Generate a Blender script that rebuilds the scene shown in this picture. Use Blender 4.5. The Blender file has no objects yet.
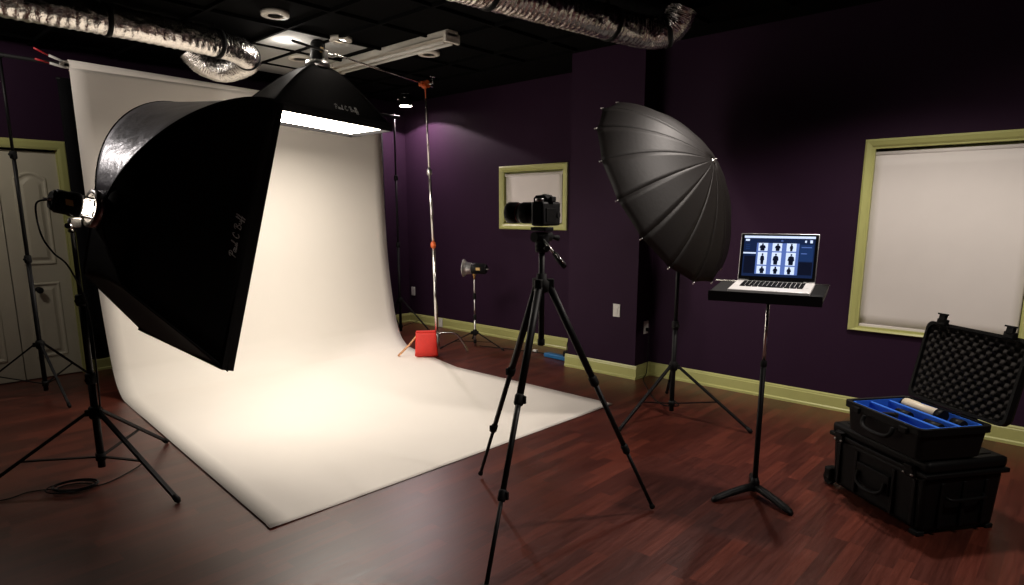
import bpy, bmesh, math, random
from mathutils import Vector, Matrix, noise
random.seed(7)
C = bpy.context.scene.collection
PI = math.pi
V = Vector
SC = bpy.context.scene
SC.cycles.use_denoising = True
SC.cycles.max_bounces = 8
SC.cycles.sample_clamp_indirect = 6.0

# ------------------------------------------------------------------ materials
def mat(name, col, rough=.5, metal=0.0, var=.12, scale=30, bump=0.0, bscale=200, emit=None, estr=0, stretch=None, spec=None, sheen=0):
    m = bpy.data.materials.new(name); m.use_nodes = True
    nt = m.node_tree; N = nt.nodes; L = nt.links
    b = N['Principled BSDF']
    b.inputs['Roughness'].default_value = rough; b.inputs['Metallic'].default_value = metal
    if spec is not None: b.inputs['Specular IOR Level'].default_value = spec
    if sheen:
        b.inputs['Sheen Weight'].default_value = sheen; b.inputs['Sheen Roughness'].default_value = .4
    tc = N.new('ShaderNodeTexCoord'); mp = N.new('ShaderNodeMapping')
    L.new(tc.outputs['Object'], mp.inputs['Vector'])
    if stretch: mp.inputs['Scale'].default_value = stretch
    n = N.new('ShaderNodeTexNoise'); n.inputs['Scale'].default_value = scale; n.inputs['Detail'].default_value = 4
    L.new(mp.outputs['Vector'], n.inputs['Vector'])
    r = N.new('ShaderNodeMapRange'); r.inputs['To Min'].default_value = 1 - var; r.inputs['To Max'].default_value = 1 + var
    L.new(n.outputs['Fac'], r.inputs['Value'])
    mx = N.new('ShaderNodeMix'); mx.data_type = 'RGBA'; mx.blend_type = 'MULTIPLY'; mx.inputs['Factor'].default_value = 1
    mx.inputs['A'].default_value = (*col, 1); L.new(r.outputs['Result'], mx.inputs['B'])
    L.new(mx.outputs['Result'], b.inputs['Base Color'])
    if bump:
        n2 = N.new('ShaderNodeTexNoise'); n2.inputs['Scale'].default_value = bscale; n2.inputs['Detail'].default_value = 3
        L.new(mp.outputs['Vector'], n2.inputs['Vector'])
        bp = N.new('ShaderNodeBump'); bp.inputs['Strength'].default_value = bump; bp.inputs['Distance'].default_value = .01
        L.new(n2.outputs['Fac'], bp.inputs['Height']); L.new(bp.outputs['Normal'], b.inputs['Normal'])
    if emit:
        b.inputs['Emission Color'].default_value = (*emit, 1); b.inputs['Emission Strength'].default_value = estr
    return m

M = {}
M['purple'] = mat('purple_wall_paint', (.0235, .0100, .0235), .6, var=.06, scale=6, bump=.05, bscale=300, spec=.07)
M['ceil'] = mat('black_ceiling_paint', (.0022, .0022, .0022), .95, scale=8, spec=.05)
M['tile'] = mat('ceiling_tile_painted_spill', (.42, .42, .40), .9, scale=60, bump=.2, bscale=150)
M['olive'] = mat('olive_trim_paint', (.425, .43, .155), .36, var=.05, scale=12)
M['cream'] = mat('cream_door_paint', (.50, .47, .36), .42, var=.05, scale=10)
M['paper'] = mat('seamless_paper', (.80, .755, .685), .85, var=.015, scale=5)
M['blind'] = mat('white_blind_fabric', (.66, .62, .58), .8, var=.03, scale=6, bump=.05, bscale=500)
M['white'] = mat('white_plastic', (.62, .61, .57), .4, var=.04)
M['enamel'] = mat('white_enamel_metal', (.66, .62, .54), .4, var=.06, scale=20)
M['black'] = mat('black_painted_metal', (.0045, .0045, .005), .5, scale=40, spec=.18)
M['rubber'] = mat('black_rubber', (.004, .004, .004), .7, spec=.2)
M['cloth'] = mat('black_cloth', (.006, .006, .007), .95, bump=.2, bscale=90, spec=.1)
M['nylon'] = mat('black_nylon_fabric', (.0038, .0034, .0034), .7, var=.25, scale=14, bump=.06, bscale=60, spec=.15)
M['umb'] = mat('black_umbrella_fabric', (.0070, .0053, .0047), .55, var=.2, scale=18, bump=.08, bscale=45, spec=.30)
M['silver'] = mat('silvery_glossy_fabric', (.46, .47, .52), .36, metal=.6, var=.45, scale=9, bump=.6, bscale=16)  # silvery blotchy colour for the side softbox's top panel
M['chrome'] = mat('chrome', (.72, .71, .69), .22, metal=1, var=.05)
M['steel'] = mat('brushed_steel', (.56, .55, .53), .3, metal=1, var=.1, scale=60)
M['foil'] = mat('crinkled_foil', (.90, .87, .83), .26, metal=1, var=.15, scale=25, bump=.7, bscale=38)
M['orange'] = mat('orange_plastic', (.55, .10, .02), .45)
M['red'] = mat('red_bag_nylon', (.62, .022, .012), .6, bump=.25, bscale=60)
M['chrome_warm_reflection'] = mat('chrome_painted_warm_reflection', (.72, .40, .22), .3, metal=1)  # warm reflection on a chrome leg, put into the metal colour
M['brass'] = mat('brass_metal', (.50, .30, .10), .35, metal=1)
M['case'] = mat('black_moulded_plastic', (.0042, .0042, .0042), .5, var=.2, scale=60, bump=.12, bscale=260, spec=.12)
M['foam'] = mat('grey_foam', (.022, .020, .0185), .95, var=.25, scale=120, spec=.1)
M['blue'] = mat('blue_divider_fabric', (.014, .13, .62), .8, var=.1, scale=70)
M['ivory'] = mat('ivory_lens_paint', (.66, .58, .44), .4)
M['alu'] = mat('brushed_aluminium', (.66, .66, .66), .32, metal=.85, var=.03, scale=80)
M['alu_light'] = mat('pale_anodised_aluminium', (.74, .73, .72), .42, metal=.25, var=.03, scale=80)
M['key'] = mat('black_keys', (.004, .004, .005), .8, spec=.1)
M['glass'] = mat('dark_window_glass', (.01, .012, .02), .08)
M['lens'] = mat('coated_lens_glass', (.01, .01, .03), .04)
M['redmark'] = mat('red_marking', (.5, .02, .03), .5)
M['bluecord'] = mat('blue_plastic', (.01, .12, .30), .45)
M['thread'] = mat('white_thread', (.62, .62, .60), .7)
M['dark_slot'] = mat('dark_slot', (.01, .01, .01), .7)
M['amber'] = mat('amber_marking', (.55, .36, .12), .5)
def emis(name, col, s, base=.8): return mat(name, (base, base, base), .7 if base > .1 else .3, emit=col, estr=s, spec=.5 if base > .1 else .12)
M['diff_top'] = emis('lit_top_diffuser', (1, .905, .80), 22.0)
M['diff_side'] = emis('lit_side_diffuser', (1, .905, .80), 5.0)
M['lamp'] = emis('lit_lamp', (1, .88, .78), 30)
M['glow'] = emis('modelling_lamp_glow', (1, .86, .70), 14)
M['scr_bg'] = emis('screen_dark_blue', (.008, .018, .062), 1.0, .004)
M['scr_mid'] = emis('screen_mid_blue', (.10, .17, .48), 1.0, .004)
M['scr_lite'] = emis('screen_white', (.62, .72, .95), 1.2, .004)
M['scr_pan'] = emis('screen_panel_blue', (.012, .034, .12), 1.0, .004)
M['scr_dark'] = emis('screen_figure_dark', (.004, .006, .018), 1.0, .004)

def floor_material():
    m = bpy.data.materials.new('cherry_plank_floor'); m.use_nodes = True
    nt = m.node_tree; N = nt.nodes; L = nt.links; b = N['Principled BSDF']
    def math_(op, a, bb=None):
        n = N.new('ShaderNodeMath'); n.operation = op
        for i, v in enumerate((a, bb)):
            if v is None: continue
            if isinstance(v, (int, float)): n.inputs[i].default_value = v
            else: L.new(v, n.inputs[i])
        return n.outputs[0]
    tc = N.new('ShaderNodeTexCoord'); sp = N.new('ShaderNodeSeparateXYZ'); L.new(tc.outputs['Object'], sp.inputs[0])
    W, LEN = .066, .44
    xr = math_('DIVIDE', sp.outputs['X'], W); row = math_('FLOOR', xr); fx = math_('FRACT', xr)
    wn = N.new('ShaderNodeTexWhiteNoise'); wn.noise_dimensions = '1D'; L.new(row, wn.inputs['W'])
    yr = math_('ADD', math_('DIVIDE', sp.outputs['Y'], LEN), math_('MULTIPLY', wn.outputs['Value'], 5.0))
    colm = math_('FLOOR', yr); fy = math_('FRACT', yr)
    cb = N.new('ShaderNodeCombineXYZ'); L.new(row, cb.inputs[0]); L.new(colm, cb.inputs[1])
    w2 = N.new('ShaderNodeTexWhiteNoise'); w2.noise_dimensions = '2D'; L.new(cb.outputs[0], w2.inputs['Vector'])
    ramp = N.new('ShaderNodeValToRGB'); L.new(w2.outputs['Value'], ramp.inputs[0])
    e = ramp.color_ramp.elements
    e[0].position = 0; e[0].color = (.052, .0115, .0072, 1); e[1].position = 1; e[1].color = (.112, .0245, .0138, 1)
    k = e.new(.4); k.color = (.070, .0150, .0090, 1); k = e.new(.75); k.color = (.087, .0190, .0112, 1)
    mp = N.new('ShaderNodeMapping'); mp.inputs['Scale'].default_value = (55, 3.5, 1); L.new(tc.outputs['Object'], mp.inputs['Vector'])
    ad = N.new('ShaderNodeVectorMath'); ad.operation = 'ADD'; L.new(mp.outputs[0], ad.inputs[0])
    sc = N.new('ShaderNodeVectorMath'); sc.operation = 'SCALE'; L.new(w2.outputs['Color'], sc.inputs[0]); sc.inputs['Scale'].default_value = 30; L.new(sc.outputs[0], ad.inputs[1])
    ns = N.new('ShaderNodeTexNoise'); ns.inputs['Scale'].default_value = 1; ns.inputs['Detail'].default_value = 5; ns.inputs['Roughness'].default_value = .65
    L.new(ad.outputs[0], ns.inputs['Vector'])
    mr = N.new('ShaderNodeMapRange'); mr.inputs['From Min'].default_value = .3; mr.inputs['From Max'].default_value = .7; mr.inputs['To Min'].default_value = .66; mr.inputs['To Max'].default_value = 1.22
    L.new(ns.outputs['Fac'], mr.inputs['Value'])
    mx = N.new('ShaderNodeMix'); mx.data_type = 'RGBA'; mx.blend_type = 'MULTIPLY'; mx.inputs['Factor'].default_value = 1
    L.new(ramp.outputs[0], mx.inputs['A']); L.new(mr.outputs[0], mx.inputs['B'])
    gx = math_('LESS_THAN', fx, .03); gy = math_('LESS_THAN', fy, .006)
    g = math_('MULTIPLY', math_('MAXIMUM', gx, gy), .3)
    m2 = N.new('ShaderNodeMix'); m2.data_type = 'RGBA'; L.new(g, m2.inputs['Factor']); L.new(mx.outputs['Result'], m2.inputs['A']); m2.inputs['B'].default_value = (.02, .006, .004, 1)
    L.new(m2.outputs['Result'], b.inputs['Base Color'])
    b.inputs['Roughness'].default_value = .34; b.inputs['Specular IOR Level'].default_value = .5
    r2 = N.new('ShaderNodeMapRange'); r2.inputs['To Min'].default_value = .26; r2.inputs['To Max'].default_value = .46
    L.new(ns.outputs['Fac'], r2.inputs['Value']); L.new(r2.outputs[0], b.inputs['Roughness'])
    bp = N.new('ShaderNodeBump'); bp.inputs['Strength'].default_value = .12; bp.inputs['Distance'].default_value = .004
    L.new(ns.outputs['Fac'], bp.inputs['Height']); L.new(bp.outputs[0], b.inputs['Normal'])
    return m
M['floor'] = floor_material()

# ------------------------------------------------------------------ objects
WORLD = {}
def world(o): return WORLD.get(o.name, Matrix.Identity(4))
def tag(o, label, cat, group=None):
    o['label'] = label; o['category'] = cat
    if group: o['group'] = group
    return o
def thing(name, label, cat, loc=(0, 0, 0), group=None):
    o = bpy.data.objects.new(name, None); o.empty_display_size = .1; C.objects.link(o)
    o.location = loc; WORLD[o.name] = Matrix.Translation(V(loc))
    return tag(o, label, cat, group)

def basis(d):
    d = V(d).normalized()
    a = V((0, 0, 1)) if abs(d.z) < .95 else V((1, 0, 0))
    x = a.cross(d).normalized(); y = d.cross(x)
    return x, y, d

class MB:
    """collects shapes, then links them as one mesh object"""
    def __init__(s, F=None): s.bm = bmesh.new(); s.F = F or Matrix.Identity(4); s.mi = 0
    def _v(s, p): return s.bm.verts.new(s.F @ V(p))
    def face(s, vs, smooth=False):
        try: f = s.bm.faces.new(vs)
        except ValueError: return None
        f.material_index = s.mi; f.smooth = smooth; return f
    def box(s, c, size, bev=0, R=None, taper=1.0, segs=2):
        c = V(c); hx, hy, hz = [q / 2 for q in size]
        R = R or Matrix.Identity(3); vs = []
        for z in (-1, 1):
            t = taper if z < 0 else 1
            for x, y in ((-1, -1), (1, -1), (1, 1), (-1, 1)):
                vs.append(s._v(c + R @ V((x * hx * t, y * hy * t, z * hz))))
        fs = [s.face([vs[i] for i in q]) for q in ((3, 2, 1, 0), (4, 5, 6, 7), (0, 1, 5, 4), (1, 2, 6, 5), (2, 3, 7, 6), (3, 0, 4, 7))]
        if bev:
            ed = set(e for f in fs for e in f.edges)
            r = bmesh.ops.bevel(s.bm, geom=list(ed), offset=bev, segments=segs, affect='EDGES', profile=.6)
            for f in r['faces']: f.material_index = s.mi; f.smooth = True
        return s
    def ring(s, c, x, y, r, n, r2=None):
        return [s._v(V(c) + V(x) * (r * math.cos(2 * PI * i / n)) + V(y) * ((r2 or r) * math.sin(2 * PI * i / n))) for i in range(n)]
    def skin(s, rings, cap=True, smooth=True, closed=True):
        n = len(rings[0])
        for a, b in zip(rings, rings[1:]):
            for i in range(n if closed else n - 1):
                j = (i + 1) % n; s.face([a[i], a[j], b[j], b[i]], smooth)
        if cap: s.face(list(reversed(rings[0]))); s.face(rings[-1])
        return s
    def cyl(s, p0, p1, r0, r1=None, n=12, cap=True):
        x, y, d = basis(V(p1) - V(p0)); r1 = r0 if r1 is None else r1
        return s.skin([s.ring(p0, x, y, r0, n), s.ring(p1, x, y, r1, n)], cap)
    def lathe(s, o, d, prof, n=20, cap=True):
        x, y, d = basis(d); o = V(o)
        return s.skin([s.ring(o + d * h, x, y, max(r, 1e-4), n) for h, r in prof], cap)
    def tube(s, pts, r, n=8, cap=True):
        pts = [V(p) for p in pts]; rings = []; px = None
        for i, p in enumerate(pts):
            d = (pts[min(i + 1, len(pts) - 1)] - pts[max(i - 1, 0)]).normalized()
            if px is None: x, y, _ = basis(d)
            else:
                x = (px - d * px.dot(d)).normalized(); y = d.cross(x)
            px = x; rr = r(i / (len(pts) - 1)) if callable(r) else r
            rings.append(s.ring(p, x, y, rr, n))
        return s.skin(rings, cap)
    def ball(s, c, r, n=12, sq=(1, 1, 1)):
        c = V(c); rings = []
        for k in range(1, n // 2):
            a = PI * k / (n // 2)
            rings.append([s._v(c + V((r * math.sin(a) * math.cos(2 * PI * i / n) * sq[0], r * math.sin(a) * math.sin(2 * PI * i / n) * sq[1], -r * math.cos(a) * sq[2]))) for i in range(n)])
        return s.skin(rings)
    def grid(s, fn, nu, nv, smooth=True, flip=False):
        g = [[s._v(fn(u / nu, v / nv)) for v in range(nv + 1)] for u in range(nu + 1)]
        for u in range(nu):
            for v in range(nv):
                q = [g[u][v], g[u + 1][v], g[u + 1][v + 1], g[u][v + 1]]
                s.face(q[::-1] if flip else q, smooth)
        return g
    def prism(s, poly, axis, a, b):
        """extrude a 2-D outline along axis 0/1/2 from a to b"""
        def P(p, t):
            if axis == 0: return (t, p[0], p[1])
            if axis == 1: return (p[0], t, p[1])
            return (p[0], p[1], t)
        A = [s._v(P(p, a)) for p in poly]; B = [s._v(P(p, b)) for p in poly]
        n = len(poly)
        for i in range(n): s.face([A[i], A[(i + 1) % n], B[(i + 1) % n], B[i]])
        s.face(A[::-1]); s.face(B); return s
    def build(s, name, mats, parent=None, solid=0, label=None, sub=0):
        bmesh.ops.recalc_face_normals(s.bm, faces=s.bm.faces[:])
        me = bpy.data.meshes.new(name)
        if parent is not None:
            s.bm.transform(world(parent).inverted())
        s.bm.to_mesh(me); s.bm.free()
        o = bpy.data.objects.new(name, me); C.objects.link(o)
        for m in (mats if isinstance(mats, (list, tuple)) else [mats]): me.materials.append(M[m])
        if parent is not None:
            o.parent = parent; WORLD[o.name] = world(parent)
        if solid:
            md = o.modifiers.new('thickness', 'SOLIDIFY'); md.thickness = solid; md.offset = 0
        if sub:
            md = o.modifiers.new('smooth', 'SUBSURF'); md.levels = md.render_levels = sub
        if label: o['label'] = label
        return o

def struct(name, mb, m, parent=None):
    o = mb.build(name, m, parent)
    if parent is None: o['kind'] = 'structure'
    return o
def spline(pts, n=8):
    pts = [V(p) for p in pts]; out = []
    for i in range(len(pts) - 1):
        p0 = pts[max(i - 1, 0)]; p1 = pts[i]; p2 = pts[i + 1]; p3 = pts[min(i + 2, len(pts) - 1)]
        for k in range(n):
            t = k / n
            out.append(.5 * ((2 * p1) + (p2 - p0) * t + (2 * p0 - 5 * p1 + 4 * p2 - p3) * t * t + (3 * p1 - p0 - 3 * p2 + p3) * t ** 3))
    out.append(pts[-1]); return out

# ------------------------------------------------------------------ room shell
XL, YB, YR, YP = -6.80, 5.386, 5.022, 4.78      # left wall, recessed back wall, right-hand wall, pier front
PX0, PX1 = -3.645, -2.897
XE, YE, CH = 2.6, -2.6, 2.84
T = .14
f = MB().box(((XL + XE) / 2, (YB + YE) / 2, -.05), (XE - XL + .6, YB - YE + .6, .1)); struct('floor', f, 'floor')
f = MB().box(((XL + XE) / 2, (YB + YE) / 2, CH + .05), (XE - XL + .6, YB - YE + .6, .1)); struct('ceiling', f, 'ceil')

def wall_y(name, x0, x1, y, holes=()):
    """wall facing -y with rectangular openings (x0,x1,z0,z1)"""
    b = MB(); xs = sorted({x0, x1, *[h[0] for h in holes], *[h[1] for h in holes]}); zs = sorted({0, CH, *[h[2] for h in holes], *[h[3] for h in holes]})
    for xa, xb in zip(xs, xs[1:]):
        for za, zb in zip(zs, zs[1:]):
            cx, cz = (xa + xb) / 2, (za + zb) / 2
            if any(h[0] < cx < h[1] and h[2] < cz < h[3] for h in holes): continue
            b.box((cx, y + T / 2, cz), (xb - xa, T, zb - za))
    bmesh.ops.remove_doubles(b.bm, verts=b.bm.verts[:], dist=1e-5)
    return struct(name, b, 'purple')
W1 = (-5.050, -4.185, 1.328, 1.917)         # small window opening
W2 = (-1.218, -.285, .642, 1.897)          # large window opening
wall_y('wall_back', XL - T, PX0 + .02, YB, [W1])
wall_y('wall_right', PX1 - .02, XE + T, YR, [W2])
struct('wall_pier', MB().box(((PX0 + PX1) / 2, (YP + YB + T) / 2, CH / 2), (PX1 - PX0, YB + T - YP, CH)), 'purple')
DY0, DY1, DH = .66, 1.558, 1.99            # double-door opening in the left wall
b = MB()
for ya, yb, za, zb in ((YE, DY0, 0, CH), (DY1, YB + T, 0, CH), (DY0, DY1, DH, CH)):
    b.box((XL - T / 2, (ya + yb) / 2, (za + zb) / 2), (T, yb - ya, zb - za))
struct('wall_left', b, 'purple')
struct('wall_rear', MB().box(((XL + XE) / 2, YE - T / 2, CH / 2), (XE - XL + 2 * T, T, CH)), 'purple')
struct('wall_east', MB().box((XE + T / 2, (YE + YR) / 2, CH / 2), (T, YR - YE, CH)), 'purple')

# baseboards with a moulded cap and a shoe
BB = [(0, 0), (.022, 0), (.022, .018), (.014, .026), (.014, .098), (.010, .104), (.010, .112), (.004, .122), (0, .122)]
def base_y(name, x0, x1, y): struct(name, MB().prism([(y - d, z) for d, z in BB], 0, x0, x1), 'olive')
def base_x(name, y0, y1, x, sg):
    struct(name, MB().prism([(x + sg * d, z) for d, z in BB], 1, y0, y1), 'olive')
base_y('baseboard_back', XL, PX0, YB); base_y('baseboard_right', PX1, XE, YR)
base_y('baseboard_pier', PX0 - .022, PX1 + .022, YP)
base_x('baseboard_pier_side', YP, YR, PX1, 1); base_x('baseboard_pier_edge', YP, YB, PX0, -1)
base_x('baseboard_left', DY1 + .085, YB, XL, 1)

# windows: frame + glass in the openings, olive trim around them
def window(n, h, y, kb=1.0):
    x0, x1, z0, z1 = h
    b = MB(); w = .045
    for c, s_ in (((x0 + w / 2, 0, (z0 + z1) / 2), (w, .04, z1 - z0)), ((x1 - w / 2, 0, (z0 + z1) / 2), (w, .04, z1 - z0)), (((x0 + x1) / 2, 0, z0 + w / 2), (x1 - x0 - 2 * w, .04, w)), (((x0 + x1) / 2, 0, z1 - w / 2), (x1 - x0 - 2 * w, .04, w))):
        b.box((c[0], y + .115, c[2]), s_)
    fr = struct('window_%d' % n, b, 'olive')
    MB().box(((x0 + x1) / 2, y + .118, (z0 + z1) / 2), (x1 - x0 - 2 * w, .006, z1 - z0 - 2 * w)).build('pane', 'glass', fr)
    t = .052; b = MB()
    # mitred casing, rounded outer edge
    prof = [(0, 0), (0, .014), (.012, .022), (t * .75, .028), (t, .022), (t, 0)]
    def corner(i, off):
        return ((x0 - off, z0 - (off * kb if off > 0 else off)), (x1 + off, z0 - (off * kb if off > 0 else off)), (x1 + off, z1 + off), (x0 - off, z1 + off))[i]
    for i in range(4):
        j = (i + 1) % 4; A = []; B_ = []
        for off, dep in prof:
            a = corner(i, off); c = corner(j, off)
            A.append(b._v((a[0], y - dep, a[1]))); B_.append(b._v((c[0], y - dep, c[1])))
        for k in range(len(prof)):
            k2 = (k + 1) % len(prof); b.face([A[k], A[k2], B_[k2], B_[k]])
    # jamb lining of the opening
    for i in range(4):
        j = (i + 1) % 4; a = corner(i, 0); c = corner(j, 0); d = corner(i, -.012); e = corner(j, -.012)
        q = [b._v((p[0], y + yy, p[1])) for p in (a, c, e, d) for yy in (-.012, .095)]
        b.face([q[0], q[2], q[4], q[6]]); b.face([q[1], q[7], q[5], q[3]]); b.face([q[6], q[4], q[5], q[7]]); b.face([q[0], q[1], q[3], q[2]])
    struct('trim_%d' % n, b, 'olive')
window(1, W1, YB); window(2, W2, YR, .38)
def blind(h, y, label, drop, gapL, gapR):
    x0, x1, z0, z1 = h; x0 += gapL; x1 -= gapR; r = .017; zt = z1 - .046
    t = thing('roller_blind', label, 'blind', ((x0 + x1) / 2, y + .04, z1 - .012), 'white roller blinds in the windows')
    MB().cyl((x0, y + .026, zt), (x1, y + .026, zt), r, n=16).build('roller_tube', 'blind', t)
    for x in (x0, x1): MB().box((x, y + .026, zt + .004), (.012, .036, .034), .003).build('bracket', 'white', t)
    def fn(u, v):
        x = x0 + .008 + (x1 - x0 - .016) * u; z = zt - .004 + (drop - zt) * v
        return (x, y + .014 + .004 * math.sin(u * 5 + v * 2) * v, z)
    b = MB(); b.grid(fn, 16, 14); b.build('blind_fabric', 'blind', t, solid=.002)
    MB().box(((x0 + x1) / 2, y + .014, drop), (x1 - x0 - .018, .012, .020), .004).build('bottom_bar', 'blind', t)
blind(W1, YB, 'small white roller blind in the small window behind the tripod camera', 1.362, .018, .030)
blind(W2, YR, 'large white roller blind in the big window above the equipment cases', .662, .004, .010)

# double panelled doors in the left wall
def door_leaf(n, y0, y1, knob_y):
    x = XL - .045; b = MB()
    b.box((x, (y0 + y1) / 2, DH / 2 - .004), (.04, y1 - y0 - .004, DH - .026))
    d = struct('door_%d' % n, b, 'cream')
    yc = (y0 + y1) / 2; w = (y1 - y0) * .5
    for z0, z1, arch in ((1.02, 1.74, .05), (.20, .84, 0)):
        def outline(k):
            pts = [(yc - w / 2 + k, z0 + k), (yc + w / 2 - k, z0 + k)]
            for i in range(9):
                a = i / 8; pts.append((yc + w / 2 - k - (w - 2 * k) * a, z1 - k + arch * math.sin(PI * a)))
            return pts
        b = MB(); R = []
        for k, dx in ((-.012, 0), (-.004, .009), (.006, .009), (.018, .002), (.032, .002), (.055, .011)):
            R.append([b._v((x + .0195 + dx, p[0], p[1])) for p in outline(k)])
        b.skin(R, cap=False, smooth=False); b.face(R[-1])
        b.build('panel', 'cream', d)
    if knob_y:
        b = MB(); b.lathe((x + .02, knob_y, .79), (1, 0, 0), [(0, .028), (.006, .028), (.01, .012), (.035, .012), (.04, .024), (.055, .028), (.065, .02)], 14)
        b.build('door_knob', 'black', d)
door_leaf(1, 1.125, DY1, 1.30); door_leaf(2, DY0, 1.121, None)
b = MB()
cas = [(0, 0), (0, .016), (.02, .022), (.058, .022), (.078, .012), (.078, 0)]
def casing(pa, pb, oa, ob):
    A = []; B_ = []
    for off, dep in cas:
        A.append(b._v((XL + dep, pa[0] + oa[0] * off, pa[1] + oa[1] * off))); B_.append(b._v((XL + dep, pb[0] + ob[0] * off, pb[1] + ob[1] * off)))
    for k in range(6): b.face([A[k], A[(k + 1) % 6], B_[(k + 1) % 6], B_[k]])
    b.face(A); b.face(B_)
casing((DY1, 0), (DY1, DH), (1, 0), (1, 1)); casing((DY1, DH), (DY0, DH), (1, 1), (-1, 1)); casing((DY0, DH), (DY0, 0), (-1, 1), (-1, 0))
b.box((XL - .05, DY1 - .004, DH / 2), (.09, .008, DH)); b.box((XL - .05, DY0 + .004, DH / 2), (.09, .008, DH))
struct('trim_3', b, 'olive')
struct('wall_closet', MB().box((XL - T - .05, (DY0 + DY1) / 2, DH / 2), (.04, DY1 - DY0 + .2, DH + .1)), 'ceil')

# ceiling tiles, lamp-head spill painted in as pale colour, black T-bars between
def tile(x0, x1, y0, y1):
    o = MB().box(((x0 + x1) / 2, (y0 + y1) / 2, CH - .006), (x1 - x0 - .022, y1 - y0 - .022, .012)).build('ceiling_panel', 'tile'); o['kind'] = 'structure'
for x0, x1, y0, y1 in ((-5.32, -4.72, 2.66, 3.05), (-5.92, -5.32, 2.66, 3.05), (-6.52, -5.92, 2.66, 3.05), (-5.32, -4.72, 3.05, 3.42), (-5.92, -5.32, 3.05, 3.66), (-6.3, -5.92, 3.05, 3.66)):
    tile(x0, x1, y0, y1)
for x in [-6.52 + .6 * k for k in range(15)]:
    o = MB().box((x, (YE + YR) / 2 - .15, CH - .012), (.024, YR - YE - .35, .024)).build('ceiling_beam', 'ceil'); o['kind'] = 'structure'
for y in (-2.15, -1.55, -.95, -.35, .25, .85, 1.45, 2.05, 2.65, 3.05, 3.66, 4.27, 4.68):
    o = MB().box(((XL + XE) / 2, y, CH - .013), (XE - XL - .1, .024, .026)).build('ceiling_beam', 'ceil'); o['kind'] = 'structure'

# wall plates
def plate(name, label, c, ax, cat, sockets=True):
    x, y, z = c; t = thing(name, label, cat, c)
    sz = (.072, .008, .115) if ax == 'y' else (.008, .072, .115)
    d = V((0, -1, 0)) if ax == 'y' else V((1, 0, 0))
    MB().box(V(c) + d * .004, sz, .003).build('cover_plate', 'white', t)
    for s_ in (-.024, .024):
        p = V(c) + d * .008 + V((0, 0, s_))
        MB().lathe(p, d, [(0, .016), (.002, .015)], 16).build('socket', 'white', t)
    return t
plate('wall_outlet', 'white wall outlet plate low on the purple wall behind the tall chrome stand', (-6.715, YB, .425), 'y', 'outlet')
t = thing('wall_switch', 'blank white plate on the purple pier left of the umbrella stand', 'outlet', (-3.10, YP, .60))
MB().box((-3.10, YP - .004, .60), (.072, .008, .115), .003).build('cover_plate', 'white', t)
MB().box((-3.10, YP - .009, .60), (.032, .006, .066), .002).build('rocker', 'white', t)
plate('wall_outlet', 'white wall outlet on the pier side with a black plug in it', (PX1, 4.94, .45), 'x', 'outlet')
plate('wall_outlet', 'white outlet just above the baseboard behind the red sandbag stand', (-6.15, YB - .022, .065), 'y', 'outlet')
t = thing('hanging_cable', 'thin black cord hanging from the pier outlet down to the floor', 'cord', (PX1 + .03, 4.90, 0))
MB().box((PX1 + .022, 4.94, .432), (.026, .026, .03), .005).build('plug', 'rubber', t)
MB().tube(spline([(PX1 + .03, 4.94, .42), (PX1 + .055, 4.91, .36), (PX1 + .045, 4.92, .2), (PX1 + .05, 4.9, .05), (PX1 + .08, 4.8, .006), (-2.62, 4.55, .006), (-2.45, 4.35, .006), (-2.3, 4.25, .006), (-2.22, 4.32, .006), (-2.35, 4.45, .006)], 8), .0038, 6).build('cable', 'rubber', t)

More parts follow.
